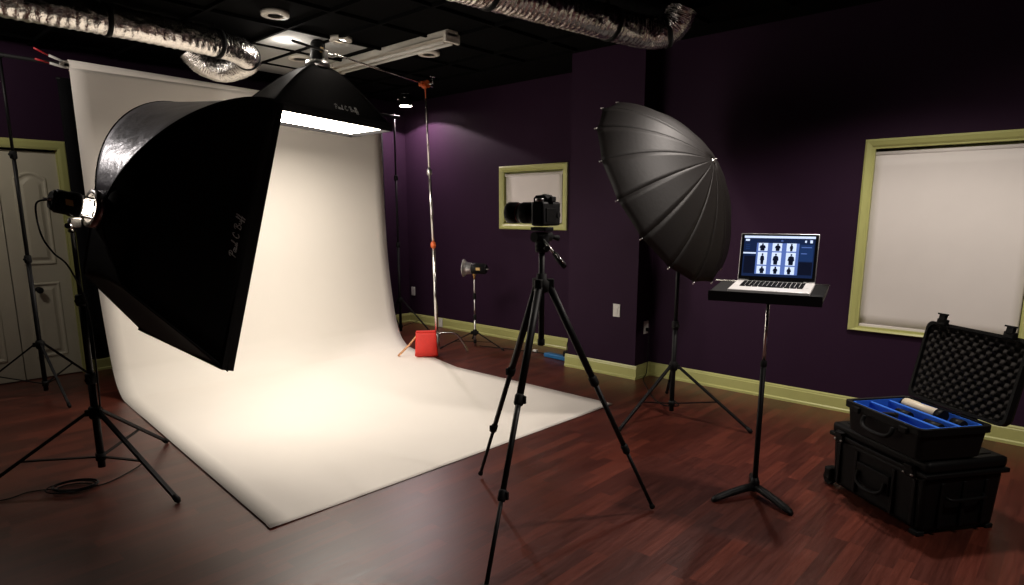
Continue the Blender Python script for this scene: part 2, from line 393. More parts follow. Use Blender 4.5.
# ------------------------------------------------------------------ light stands
def tripod_stand(name, label, c, height, rad, hub_z, low_z, az, top_r=.011, group=None, rb=.017, cat='stand', mats='black', leg_r=.0085, leg_m=None):
    x, y = c; t = thing(name, label, cat, (x, y, 0), group)
    z1 = height * .42; z2 = height * .72
    MB().cyl((x, y, low_z - .06), (x, y, z1), rb, n=14).build('lower_tube', mats, t)
    MB().cyl((x, y, z1 - .02), (x, y, z2), rb - .003, n=14).build('middle_tube', mats, t)
    MB().cyl((x, y, z2 - .02), (x, y, height), top_r, n=12).build('upper_tube', mats, t)
    for z in (z1, z2):
        cl = MB().lathe((x, y, z - .03), (0, 0, 1), [(0, rb + .004), (.01, rb + .008), (.05, rb + .008), (.06, rb + .002)], 16).build('collar', 'rubber', t)
        MB().cyl((x + rb * .5, y - rb * .5, z), (x + .04, y - .03, z), .006, .011, 8).build('knob', 'rubber', cl)
    hub = MB().lathe((x, y, hub_z - .035), (0, 0, 1), [(0, rb + .004), (.008, rb + .012), (.06, rb + .012), (.07, rb + .004)], 16)
    for a in az: hub.box((x + .032 * math.cos(a), y + .032 * math.sin(a), hub_z), (.03, .02, .035), .004, Matrix.Rotation(a, 3, 'Z'))
    hub.build('hub', 'rubber', t)
    MB().lathe((x, y, low_z - .02), (0, 0, 1), [(0, rb + .006), (.04, rb + .006)], 14).build('brace_collar', 'rubber', t)
    for a in az:
        d = V((math.cos(a), math.sin(a), 0)); p0 = V((x, y, hub_z)) + d * .04; p1 = V((x, y, .014)) + d * rad
        side = V((-d.y, d.x, 0))
        b = MB(); dd = (p1 - p0); L_ = dd.length; X, Y, Z = basis(dd)
        R = Matrix((side, dd.normalized().cross(side), dd.normalized())).transposed()
        b.box((p0 + p1) / 2, (leg_r * 2.2, leg_r * 1.5, L_), .002, R)
        lg = b.build('leg', leg_m or mats, t)
        MB().lathe(p1 - dd.normalized() * .035, dd, [(0, leg_r * 1.35), (.03, leg_r * 1.6), (.045, leg_r * .9)], 10).build('rubber_foot', 'rubber', lg)
        q0 = V((x, y, low_z)) + d * (rb + .004); q1 = p0.lerp(p1, .56)
        MB().box((q0 + q1) / 2, (leg_r * 1.7, leg_r * .7, (q1 - q0).length), 0, Matrix((side, (q1 - q0).normalized().cross(side), (q1 - q0).normalized())).transposed()).build('brace', leg_m or mats, t)
    return t
def deg(*a): return [math.radians(q) for q in a]
G = 'black tripod light stands around the set'
tripod_stand('backdrop_stand', 'tall black tripod stand in front of the cream panelled doors', (-6.15, 1.13), 2.62, .55, .42, .10, deg(3, 130, 245), group=G)
tripod_stand('backdrop_stand', 'tall black tripod stand in the far corner behind the white paper', (-6.15, 4.72), 2.58, .46, .42, .10, deg(20, 160, 275), group=G)
tripod_stand('softbox_stand', 'black tripod stand carrying the big black softbox at left', (-3.87, .911), 1.40, .60, .40, .15, deg(17, 130, 250), group=G, rb=.019, leg_r=.0105)
tripod_stand('umbrella_stand', 'black tripod stand under the large black umbrella', (-2.142, 4.061), 1.60, .58, .375, .10, deg(2, 122, 262), group=G, leg_r=.0095)
tripod_stand('background_light_stand', 'low thin stand holding the small strobe with silver reflector', (-4.96, 4.82), .78, .40, .16, .06, deg(5, 140, 245), .009, group=G, rb=.011, leg_r=.0065, leg_m='black', mats='steel')

# ------------------------------------------------------------------ backdrop: crossbar, roll, paper, black curtain
t = thing('crossbar', 'dark crossbar joining the two tall stands above the white paper', 'crossbar', (-6.08, 2.9, 2.56))
MB().cyl((-6.09, 1.10, 2.590), (-6.08, 4.74, 2.536), .014, n=12).build('bar', 'rubber', t)
for y, z in ((1.13, 2.590), (4.72, 2.536)):
    MB().cyl((-6.15, y, z), (-6.08, y, z), .018, n=10).build('clamp_mount', 'rubber', t)
def zb(y): return 2.590 - (y - 1.10) * .01486
t = thing('paper_backdrop', 'wide white seamless paper sweeping from the crossbar onto the floor', 'backdrop', (-4.6, 2.75, 0))
b = MB(); prof = []
b.skin([b.ring((-6.085, y, zb(y)), (1, 0, 0), (0, 0, 1), .042, 20) for y in (1.545, 4.43)])
b.build('paper_roll', 'paper', t)
side_prof = spline([(-6.043, 0, 2.56), (-6.035, 0, 2.2), (-6.02, 0, 1.7), (-5.99, 0, 1.2), (-5.93, 0, .75), (-5.81, 0, .32), (-5.70, 0, .12), (-5.55, 0, .028), (-5.40, 0, .006), (-5.0, 0, .004), (-4.0, 0, .004), (-3.2, 0, .004), (-2.65, 0, .004)], 8)
def yl(x): return 1.268 + (-2.68 - x) * .0795
def yr(x): return 4.02 if x > -4.4 else 4.02 + (-4.4 - x) * .262
NP = len(side_prof) - 1
def sheet(u, v):
    p = side_prof[round(u * NP)]; x = p.x; y0, y1 = yl(x), yr(x)
    y = y0 + (y1 - y0) * v; z = p.z
    if z > .2: x += .006 * math.sin(v * 9 + 1) * min(1, (2.56 - z) * 1.2)
    z = min(z, zb(y) + .0) if z > 2.4 else z
    if x > -2.72: x += (.072 * v - .035)
    if v < .12 and x > -5: z += .004 * (1 - v / .12)
    return (x, y, z)
b = MB(); b.grid(sheet, NP, 24); b.build('paper_sheet', 'paper', t, solid=.0015)

t = thing('curtain', 'black cloth hanging behind the white paper', 'curtain', (-6.5, 3.2, 2.55))
MB().cyl((-6.5, 1.55, 2.545), (-6.5, 4.85, 2.545), .012).build('curtain_rod', 'black', t)
def cur(u, v):
    y = 1.555 + 3.27 * u; return (-6.5 + .022 * math.sin(u * 74 + .6 * math.sin(u * 13)), y, 2.55 - 2.38 * v)
b = MB(); b.grid(cur, 150, 8); b.build('curtain_cloth', 'cloth', t, solid=.002)

t = thing('spring_clamp', 'small pale spring clamp with red tips at the near end of the paper roll', 'clamp', (-6.08, 1.50, zb(1.5)))
for s_ in (1, -1):
    b = MB(); b.tube([(-6.075, 1.555, zb(1.55) + .02 * s_), (-6.075, 1.50, zb(1.5) + .022 * s_), (-6.075, 1.42, zb(1.5) + (.05 if s_ > 0 else -.005))], .010, 8); jaw = b.build('jaw', 'white', t)
    MB().tube([(-6.075, 1.415, zb(1.5) + (.05 if s_ > 0 else -.005)), (-6.075, 1.33, zb(1.5) + (.088 if s_ > 0 else .010))], .007, 8).build('handle_tip', 'redmark', jaw)
MB().cyl((-6.10, 1.495, zb(1.5)), (-6.05, 1.495, zb(1.5)), .016).build('pivot', 'steel', t)

# ------------------------------------------------------------------ script lettering used on the softboxes
def strokes(word):
    G_ = {
     'P': ([[(0.15, -.1), (.3, .5), (.45, 1)], [(0, .75), (.2, 1.0), (.65, 1.05), (.8, .75), (.55, .5), (.3, .5)]], .8),
     'B': ([[(0.15, -.1), (.3, .5), (.45, 1)], [(0, .75), (.2, 1.0), (.65, 1.05), (.75, .78), (.4, .55), (.75, .4), (.65, 0), (.25, -.05), (.1, .15)]], .9),
     'C': ([[(.75, .8), (.65, 1.05), (.3, .85), (.1, .4), (.25, 0), (.6, .05), (.75, .25)]], .85),
     'a': ([[(.5, .42), (.25, .45), (.08, .15), (.2, 0), (.4, .15), (.5, .42), (.45, .08), (.6, 0), (.7, .15)]], .6),
     'u': ([[(0, .25), (.12, .42), (.1, .1), (.25, 0), (.42, .15), (.5, .42), (.45, .08), (.6, 0), (.7, .15)]], .6),
     'l': ([[(0, .15), (.3, .6), (.42, 1), (.28, 1), (.15, .3), (.25, 0), (.4, .15)]], .38),
     'f': ([[(0, .15), (.3, .55), (.45, 1.0), (.3, 1), (.1, 0), (-.05, -.4), (.05, -.4), (.2, .05), (.4, .2)]], .4),
    }
    x = 0; out = []
    for ch in word:
        if ch == ' ': x += .55; continue
        st, w = G_[ch]
        for s_ in st: out.append([(x + p[0], p[1]) for p in s_])
        x += w
    return [[(p[0] / x, p[1]) for p in s_] for s_ in out]

# ------------------------------------------------------------------ softboxes
def softbox(name, label, ring_c, ax, s_, u_, d, W, H, pw, near_side, text, mdiff, blend=1.0, pen=.0022, silver=None, asym=(0, 0), low=False):
    """ring at ring_c, axis ax, horizontal side vector s_, up vector u_; front W (along s_) by H (along u_)"""
    r0 = .085; t = thing(name, label, 'softbox', ring_c)
    rc = V(ring_c)
    corners = [(1, 1), (1, -1), (-1, -1), (-1, 1)]
    def rod(k, q):
        sx, sy = corners[k % 4]
        rad = blend * (1 - (1 - q) ** pw) ** .5 + (1 - blend) * q
        if low and sy > 0: rad = (1 - (1 - q) ** 1.75) ** .5
        if low and sy < 0: rad = .38 * min(1, q / .14) ** .8 + .62 * q
        a0 = V((sx * r0 * .7, sy * r0 * .7)); a1 = V((sx * W / 2 + asym[0], sy * H / 2 + asym[1])); p = a0.lerp(a1, rad)
        return rc + ax * (.03 + d * q) + s_ * p.x + u_ * p.y
    def patch(k):
        def fn(u, v):
            q = u ** 1.6
            p = rod(k, q).lerp(rod(k + 1, q), v)
            c_ = rc + ax * (.03 + d * q)
            out = (p - c_); bulge = -.035 * math.sin(PI * v) * math.sin(PI * min(1, q * 1.05)) * (1 if blend > .5 else .6)
            return p + out.normalized() * bulge + ax * (-.02 * math.sin(PI * v) * q ** 3 * (1 if blend > .5 else 0))
        return fn
    names = ['side_panel', 'bottom_panel', 'side_panel', 'top_panel']
    if s_.z > .5 or abs(ax.z) > .8: names = ['fabric_panel'] * 4
    for k in range(4):
        b = MB(); b.grid(patch(k), 22, 12)
        b.build(names[k], 'silver' if silver == k else 'nylon', t, solid=.003, label='silvery glossy top panel' if silver == k else None)
    for k in range(4):
        MB().tube([rod(k, (i / 20) ** 1.6) for i in range(21)], .006, 8).build('rod', 'nylon', t)
    # lip round the front
    b = MB(); R = []
    for off, ins in ((-.035, -.004), (.03, 0), (.03, -.012), (-.02, -.02)):
        R.append([b._v(rc + ax * (.03 + d + off) + s_ * (c_[0] * (W / 2 + ins) + asym[0]) + u_ * (c_[1] * (H / 2 + ins) + asym[1])) for c_ in corners])
    b.skin(R, cap=False, smooth=False); b.build('front_lip', 'nylon', t)
    b = MB(); b.grid(lambda u, v: rc + ax * (.03 + d + .004) + s_ * ((u - .5) * (W - .03) + asym[0]) + u_ * ((v - .5) * (H - .03) + asym[1]), 1, 1)
    b.build('diffuser', mdiff, t, label='glowing white diffuser cloth')
    MB().lathe(rc - ax * .012, ax, [(0, .075), (0, r0 + .012), (.045, r0 + .012), (.05, r0), (.05, .075)], 28, cap=False).build('speed_ring', 'steel', t)
    # lettering
    k, q0, qh, v0, v1, flip = text
    fn = patch(k); b = MB()
    def place(p):
        v = v0 + (v1 - v0) * p[0]; q = q0 - qh * p[1]; uu = max(q, 0) ** (1 / 1.6)
        P_ = V(fn(uu, v)); e = .01
        n = (V(fn(uu + e, v)) - P_).cross(V(fn(uu, v + e)) - P_).normalized()
        c_ = rc + ax * (.03 + d * q)
        if n.dot(P_ - c_) < 0: n = -n
        return P_ + n * .004
    for st in strokes('Paul C Buff'):
        b.tube([place(p) for p in spline([(x, y, 0) for x, y in st], 5)], pen, 5)
    b.build('lettering', 'thread', t)
    return t

def frame(a, tl, r):
    ax = V((math.sin(a) * math.cos(tl), math.cos(a) * math.cos(tl), -math.sin(tl)))
    side = V((math.cos(a), -math.sin(a), 0)); up = side.cross(ax)
    return ax, side * math.cos(r) - up * math.sin(r), up * math.cos(r) + side * math.sin(r)
RC = V((-3.79, .99, 1.475))
ax, s_, u_ = frame(math.radians(-4.2), math.radians(13.2), math.radians(5))
softbox('side_softbox', 'huge black rectangular softbox tilted over the left edge of the paper', RC, ax, s_, u_, .545, 1.08, 1.445, 2.6, 1, (0, .905, .052, .60, .44, 0), 'diff_side', pen=.0016, silver=3, asym=(-.005, .026), low=True)

def strobe(name, label, c, d, L=.20, r=.062, up=V((0, 0, 1)), cord=None, group=None, mount=True, amber=True, glow=None):
    c = V(c); d = V(d).normalized(); x, y, _ = basis(d)
    t = thing(name, label, 'strobe', c, group)
    MB().lathe(c, d, [(0, r * .8), (.012, r), (L * .55, r), (L * .6, r * 1.06), (L * .92, r * 1.06), (L, r * .95)], 20).build('body', 'black', t)
    MB().lathe(c - d * .012, d, [(0, r * .72), (.014, r * .9)], 20).build('back_panel', 'rubber', t)
    if amber:
        side = d.cross(up).normalized(); side = side if side.dot(V((0, 0, 0)) - c) > 0 else -side
        b = MB(); Rm = Matrix((d, up.cross(d).normalized(), up)).transposed() if abs(d.dot(up)) < .9 else Matrix((side.cross(d), side, d)).transposed()
        b.box(c + d * L * .45 + side * (r + .0005), (L * .28, .004, r * .5) if abs(d.dot(up)) < .9 else (r * .5, .004, L * .3), 0, Rm); b.build('badge', 'amber', t)
    b = MB(); h = up.cross(d).normalized() if abs(d.dot(up)) < .9 else x
    for k in (-1, 1): b.cyl(c + h * .03 * k - d * .012, c + h * .03 * k - d * .03, .008, n=10)
    b.build('dial', 'steel', t)
    if cord: MB().tube(spline(cord, 8), .0045, 7).build('power_cord', 'rubber', t)
    return t
hb = RC - ax * .17
t = strobe('studio_strobe', 'black studio flash head plugged into the back of the side softbox', hb, ax, .115, .058,
       cord=[tuple(hb - ax * .012), tuple(hb + V((-.05, -.06, -.02))), tuple(hb + V((-.03, -.06, -.16))), tuple(hb + V((.01, -.03, -.25))), tuple(hb + V((.06, .02, -.33))), (-3.84, .93, .95), (-3.85, .935, .55), (-3.86, .93, .36)])
b = MB(); b.cyl((-3.87, .911, 1.36), (-3.87, .911, 1.42), .016); b.box((-3.86, .925, 1.405), (.034, .05, .05), .005); b.cyl((-3.83, .90, 1.39), (-3.77, .87, 1.39), .007, .014, 10); b.cyl((-3.83, .90, 1.365), (-3.78, .88, 1.365), .005, .01, 10)
b.build('tilt_bracket', 'steel', t)
MB().lathe(RC - ax * .056, ax, [(0, .036), (.03, .036), (.05, .028), (.06, .012)], 20).build('lamp_dome', 'glow', t, label='glowing glass lamp dome')
for k in range(4):
    a = PI / 4 + k * PI / 2; p = s_ * math.cos(a) * .068 + u_ * math.sin(a) * .068
    MB().cyl(RC - ax * .06 + p, RC + ax * .0 + p, .006, n=8).build('ring_arm', 'steel', t)

TC = V((-4.86, 2.98, 2.645))
tl = math.radians(-3.5)
ax2 = V((0, math.sin(math.radians(-3.5)), -math.cos(math.radians(3.5)))).normalized()
y2 = V((0, math.cos(tl), math.sin(tl)))           # long side, falling towards the chrome stand
x2 = V((1, 0, 0))
softbox('overhead_softbox', 'black softbox with bright white underside hung above the paper', TC, ax2, y2, x2, .42, 1.08, .62, 2.2, 1, (0, .90, .13, .0, .0, 0) if False else (3, .83, .085, .51, .74, 0), 'diff_top', blend=.25, pen=.0014, asym=(-.02, 0))
t = strobe('studio_strobe', 'black studio flash head on top of the overhead softbox', TC - ax2 * .165, ax2, .15, .058, up=V((0, 1, 0)))
b = MB(); b.box(TC - ax2 * .06 + V((.075, .02, 0)), (.03, .04, .07), .004); b.cyl(TC - ax2 * .06 + V((.07, .08, 0)), TC - ax2 * .06 + V((.13, .1, 0)), .006, .012, 10); b.build('tilt_bracket', 'steel', t)

# C-stand with boom
cx, cy = -4.906, 4.224
t = thing('c_stand', 'tall chrome stand with orange grip beside the right edge of the paper', 'stand', (cx, cy, 0))
MB().cyl((cx, cy, .12), (cx - .011, cy - .011, 1.14), .0165, n=14).build('lower_tube', 'chrome', t)
MB().cyl((cx - .011, cy - .011, 1.12), (cx - .028, cy - .027, 1.85), .0135, n=14).build('middle_tube', 'chrome', t)
MB().cyl((cx - .028, cy - .027, 1.83), (cx - .046, cy - .042, 2.69), .0105, n=14).build('upper_tube', 'chrome', t)
for z, k, mt in ((1.14, .0125, 'orange'), (1.85, .028, 'steel')):
    cl = MB().lathe((cx - k, cy - k, z - .03), (0, 0, 1), [(0, .02), (.01, .026), (.05, .026), (.06, .018)], 14).build('collar', mt, t)
    MB().cyl((cx - k + .02, cy - k - .01, z), (cx - k + .06, cy - k - .03, z), .006, .011, 8).build('knob', mt, cl)
MB().lathe((cx, cy, .10), (0, 0, 1), [(0, .022), (.01, .03), (.13, .03), (.14, .02)], 16).build('hub', 'steel', t)
for a, mt in ((math.atan2(-.256, -.211), 'chrome_warm_reflection'), (math.atan2(.313, .129), 'chrome'), (math.radians(168), 'chrome')):  # first leg is chrome too, its orange reflection is painted in
    dd = V((math.cos(a), math.sin(a), 0)); o = V((cx, cy, 0)); r_ = .40 if a < -1 else .335
    zz = .235 if a < 1.3 else .13
    MB().tube(spline([o + dd * .02 + V((0, 0, zz)), o + dd * .10 + V((0, 0, zz)), o + dd * .20 + V((0, 0, zz * .93)), o + dd * .27 + V((0, 0, zz * .6)), o + dd * r_ + V((0, 0, .014))], 5), .0115, 10).build('leg', mt, t)
gp = V((cx - .046, cy - .042, 2.665))
g = MB().lathe(gp - V((.03, 0, 0)), (1, 0, 0), [(0, .03), (.006, .036), (.03, .036), (.034, .03), (.06, .03), (.066, .036)], 16); g.box(gp + V((0, -.03, 0)), (.05, .06, .045), .006); g.build('grip_head', 'orange', t)
MB().cyl(gp + V((.03, .01, 0)), gp + V((.075, .02, .0)), .008, .008).build('grip_spigot', 'steel', t)
b = MB(); b.box(gp + V((.085, .025, .03)), (.014, .012, .07), .003); b.box(gp + V((.085, .025, .065)), (.02, .06, .014), .003); b.build('t_handle', 'chrome', t)
hp = TC - ax2 * .10
t = thing('boom_arm', 'thin chrome boom arm reaching from the orange grip to the overhead softbox', 'boom arm', tuple(gp))
pa = gp + V((0, .10, -.008)); pb = V((-4.79, 3.0, 2.735))
MB().cyl(pa, pb, .0085, n=10).build('rod', 'chrome', t)
MB().cyl(pb, V((-4.75, 2.70, 2.752)), .010, n=10).build('rod_extension', 'black', t)
t = thing('sandbag', 'bright red sandbag slung over a leg of the chrome stand', 'sandbag', (-5.06, 4.03, 0))
a = math.atan2(-.256, -.211); Rz = Matrix.Rotation(a, 4, 'Z'); F = Matrix.Translation((cx, cy, 0)) @ Rz
for sg in (1, -1):
    def bag(u, v, sg=sg):
        th = 2 * PI * u; fx = abs(math.cos(th)) ** .6 * (1 if math.cos(th) > 0 else -1); fz = abs(math.sin(th)) ** .8 * (1 if math.sin(th) > 0 else -1)
        w = (math.sin(PI * min(max(v, .0), 1)) ** .35) if 0 < v < 1 else .12
        h = .205 - .195 * v
        return (.112 + .118 * fx * (0.88 + .12 * v), sg * (.022 + .055 * v) + fz * .038 * w * (.55 + .6 * v), h * 1.22 + .008 * math.sin(th * 2 + v * 7) * v + .008)
    b = MB(F); gq = b.grid(bag, 28, 12); b.face([gq[i][0] for i in range(28)]); b.face([gq[i][12] for i in range(28)][::-1])
    bmesh.ops.remove_doubles(b.bm, verts=b.bm.verts[:], dist=1e-4); b.build('bag_half', 'red', t)
b = MB(F); b.box((.112, 0, .262), (.20, .06, .014), .005); b.build('strap', 'red', t)

# ------------------------------------------------------------------ background strobe
hd = V((-.88, -.47, .02)).normalized(); hc = V((-4.96, 4.82, .865)) - hd * .13
t = strobe('background_strobe', 'small black strobe with a silver dish reflector on the low stand by the wall', hc, hd, .16, .058)
b = MB(); rf = hc + hd * .15
b.lathe(rf, hd, [(0, .052), (.01, .06), (.05, .064), (.085, .078), (.092, .094), (.098, .096), (.098, .092), (.085, .074), (.03, .056), (.012, .05)], 28, cap=False); b.build('reflector', 'alu', t)
MB().ball(rf + hd * .03, .018).build('flash_tube', 'white', t)
b = MB(); b.cyl((-4.96, 4.82, .75), (-4.96, 4.82, .81), .012); b.box((-4.96, 4.82, .80), (.03, .03, .03), .004); b.build('tilt_bracket', 'brass', t)
t = thing('floor_cable', 'dark cord lying from the low strobe stand along the baseboard', 'cord', (-4.7, 4.95, 0))
MB().tube(spline([(-4.93, 4.86, .006), (-4.7, 4.93, .006), (-4.4, 5.0, .006), (-4.15, 5.05, .006)], 8), .005, 6).build('cable', 'rubber', t)

# ------------------------------------------------------------------ shoot umbrella
n = V((.8716, .0434, .4883)).normalized(); uc = V((-2.264, 4.044, 1.601)); RR, DD, NG = .707, .388, 16
e1 = (V((0, 0, 1)) - n * n.z).normalized(); e2 = n.cross(e1)
apex = uc + n * DD
t = thing('reflective_umbrella', 'large black sixteen panel photo umbrella facing away towards the paper', 'umbrella', tuple(uc))
def rib_pt(k, q, lift=0):
    a = 2 * PI * (k + .30) / NG; r = RR * math.sin(q * 1.12) / math.sin(1.12); h = DD * (1 - (q ** 1.55))
    return uc + (e1 * math.cos(a) + e2 * math.sin(a)) * r + n * (h + lift)
b = MB()
rows = []
for i in range(NG):
    def gore(u, v, i=i):
        q = .03 + .97 * u
        p = rib_pt(i, q).lerp(rib_pt(i + 1, q), v)
        sag = math.sin(PI * v) * q
        c_ = uc + n * (p - uc).dot(n)
        out = (p - c_)
        return p - n * (.003 * sag) - (out.normalized() * .009 * math.sin(PI * v) if u == 1 else V((0, 0, 0)))
    b.grid(gore, 14, 6)
b.build('canopy', 'umb', t, solid=.0006)
for k in range(NG):
    MB().tube([rib_pt(k, .03 + .97 * i / 14, -.014) for i in range(15)], .0028, 6).build('rib', 'black', t)
    p = rib_pt(k, 1.0); q_ = (p - rib_pt(k, .95)).normalized(); MB().cyl(p - q_ * .004, p + q_ * .016, .004, .0045, 8).build('rib_tip', 'steel', t)
MB().cyl(apex - n * .0, uc - n * .05, .0055, n=10).build('shaft', 'steel', t)
MB().lathe(apex - n * .012, n, [(0, .018), (.012, .016), (.016, .008), (.03, .007), (.034, .004)], 14).build('ferrule', 'steel', t)
sp = uc + n * .13
hd2 = n
t = strobe('umbrella_strobe', 'black flash head inside the dark umbrella on its stand', uc - n * .02 + V((.0, .0, -.075)), n, .16, .055)
b = MB(); b.cyl((-2.142, 4.061, 1.56), (-2.142, 4.061, 1.61), .016); b.cyl((-2.142, 4.061, 1.60), tuple(uc + V((.08, .01, -.09))), .014); b.build('tilt_bracket', 'black', t)

# ------------------------------------------------------------------ camera on tripod
tc_ = V((-1.83, 2.20, 0)); feet = [V((-2.393, 2.353, .0)), V((-1.465, 2.64, .0)), V((-1.578, 1.572, .0))]
t = thing('camera_tripod', 'black three legged camera tripod standing in front of the white paper', 'tripod', tuple(tc_))
for k, ft in enumerate(feet):
    d = (ft - tc_); d.z = 0; d.normalize(); p0 = tc_ + d * .038 + V((0, 0, 1.125)); p1 = ft + V((0, 0, .012))
    lg = MB(); a_, b_ = p0, p0.lerp(p1, .40)
    lg.cyl(a_, b_, .0175, .0160, 12); lo = lg.build('leg', 'black', t)
    MB().cyl(p0.lerp(p1, .39), p0.lerp(p1, .71), .0125, n=12).build('middle_section', 'black', lo)
    MB().cyl(p0.lerp(p1, .70), p0.lerp(p1, .985), .0092, n=10).build('lower_section', 'black', lo)
    dd = (p1 - p0).normalized()
    for q, r_ in ((.40, .021), (.71, .0175)):
        lk = MB().lathe(p0.lerp(p1, q) - dd * .022, dd, [(0, r_ * .85), (.008, r_), (.04, r_), (.048, r_ * .8)], 14)
        sd = V((-dd.y, dd.x, 0)).normalized(); lk.box(p0.lerp(p1, q) + sd * (r_ + .003) , (.012, .012, .034), .003); lk.build('leg_lock', 'rubber', lo)
    MB().lathe(p0.lerp(p1, .975), dd, [(0, .010), (.02, .014), (p0.lerp(p1, .975) - p1).length.__add__(0) and ((p0.lerp(p1, .975) - p1).length - .006, .012)], 10).build('rubber_foot', 'rubber', lo)
    hg = MB(); hg.box(p0 + V((0, 0, .015)), (.036, .030, .044), .006, Matrix.Rotation(math.atan2(d.y, d.x), 3, 'Z')); hg.build('leg_hinge', 'rubber', t)
MB().lathe(tc_ + V((0, 0, 1.10)), (0, 0, 1), [(0, .026), (.008, .036), (.05, .036), (.06, .024), (.085, .022)], 18).build('spider', 'rubber', t)
MB().cyl(tc_ + V((0, 0, .865)), tc_ + V((0, 0, 1.30)), .0135, n=14).build('centre_column', 'black', t)
MB().lathe(tc_ + V((0, 0, .855)), (0, 0, 1), [(0, .012), (.004, .017), (.03, .017)], 14).build('column_cap', 'rubber', t)
hz_ = tc_ + V((0, 0, 1.28))
h = MB().lathe(hz_, (0, 0, 1), [(0, .026), (.006, .031), (.035, .031), (.042, .022)], 18); h.build('pan_base', 'rubber', t)
h = MB(); h.box(hz_ + V((0, 0, .062)), (.045, .05, .05), .008); h.cyl(hz_ + V((0, -.055, .068)), hz_ + V((0, .055, .068)), .022, n=16); h.build('tilt_block', 'black', t)
h = MB(); h.cyl(hz_ + V((.0, .055, .068)), hz_ + V((.012, .10, .060)), .007, .014, 10); h.cyl(hz_ + V((.03, -.02, .02)), hz_ + V((.065, -.04, .02)), .005, .012, 10); h.build('lock_knob', 'rubber', t)
MB().box(hz_ + V((0, 0, .102)), (.085, .06, .018), .004).build('quick_release_plate', 'black', t)
Rv = V((.738, .675, 0)); Fv = V((-.675, .738, 0))
h0 = hz_ + V((0, 0, .055)) + Rv * .005 - Fv * .02; h1 = h0 + Rv * .045 - Fv * .05 + V((0, 0, -.055)); h2 = h0 + Rv * .092 - Fv * .10 + V((0, 0, -.115))
ph = MB().cyl(h0, h1, .0065, n=10).build('pan_handle', 'steel', t)
MB().lathe(h1, h2 - h1, [(0, .008), (.01, .0125), (.075, .0135), (.085, .010)], 12).build('handle_grip', 'rubber', ph)
MB().cyl(h1.lerp(h2, -.05) + V((0, 0, .006)) - Fv * .012, h1.lerp(h2, .85) + V((0, 0, .010)) - Fv * .010, .004, n=8).build('handle_strip', 'chrome', ph)

cb0 = tc_ + V((0, 0, 1.395)); cb = V((0, 0, 0)); CF = Matrix.Translation(cb0) @ Matrix.Rotation(math.radians(8), 4, 'Z') @ Matrix.Scale(1.07, 4) @ Matrix.Translation((.018, 0, 0))
t = thing('dslr_camera', 'black interchangeable lens camera with a long zoom lens on the tripod', 'camera', tuple(cb0))
# lens looks along -x at the paper
b = MB(CF); b.box(cb + V((.0, 0, .05)), (.058, .142, .098), .012); b.build('body', 'black', t)
b = MB(CF); b.box(cb + V((-.036, .055, .046)), (.035, .036, .088), .012); b.build('hand_grip', 'rubber', t)
pr = [(-.040, .096), (.026, .096), (.024, .112), (.008, .126), (-.030, .124), (-.042, .112)]
b = MB(CF); b.prism([(p[0], p[1]) for p in pr], 1, -.03, .03); b.build('viewfinder_hump', 'black', t)
b = MB(CF); b.box(cb + V((-.002, 0, .128)), (.02, .022, .004), .001); b.build('hot_shoe', 'steel', t)
b = MB(CF); b.box(cb + V((.032, 0, .108)), (.012, .036, .022), .005); b.build('eyepiece', 'rubber', t)
b = MB(CF); b.lathe(cb + V((0, -.05, .098)), (0, 0, 1), [(0, .018), (.012, .018), (.014, .016)], 18); b.build('mode_dial', 'steel', t)
b = MB(CF); b.lathe(cb + V((-.03, .055, .090)), (-.4, 0, 1), [(0, .009), (.008, .008)], 12); b.build('shutter_button', 'steel', t)
b = MB(CF); b.box(cb + V((.030, -.008, .045)), (.004, .078, .054), .001); b.build('rear_screen', 'case', t)
b = MB(CF); b.lathe(cb + V((.029, .050, .045)), (1, 0, 0), [(0, .013), (.004, .012)], 16); b.build('control_wheel', 'rubber', t)
lz = cb + V((-.028, -.012, .054))
ln = MB(CF).lathe(lz, (-1, 0, 0), [(0, .035), (.01, .039), (.03, .040), (.034, .0425), (.075, .0425), (.079, .040), (.10, .040), (.104, .0445), (.143, .045), (.147, .042), (.145, .036), (.130, .032)], 28).build('lens', 'black', t)
MB(CF).lathe(lz, (-1, 0, 0), [(.129, .0325), (.133, .022), (.135, .004)], 24).build('front_element', 'lens', ln)
b = MB(CF)
for i in range(44):
    a = 2 * PI * i / 40; b.box(lz + V((-.055, .0428 * math.cos(a), .0428 * math.sin(a))), (.034, .0022, .0022), 0, Matrix.Rotation(a, 3, 'X'))
b.build('zoom_ring', 'rubber', ln)
b = MB(CF); b.skin([b.ring(lz + V((-x, 0, 0)), (0, 1, 0), (0, 0, 1), .0408, 28) for x in (.0905, .0920)], cap=False); b.build('red_ring', 'redmark', ln)
b = MB(CF)
for i in range(7): b.box(lz + V((-.012 - i * .003 if i < 3 else -.084 - i * .0035, -.016 + .004 * i, .0392)), (.002, .006, .0014))
b.build('scale_marks', 'thread', ln)

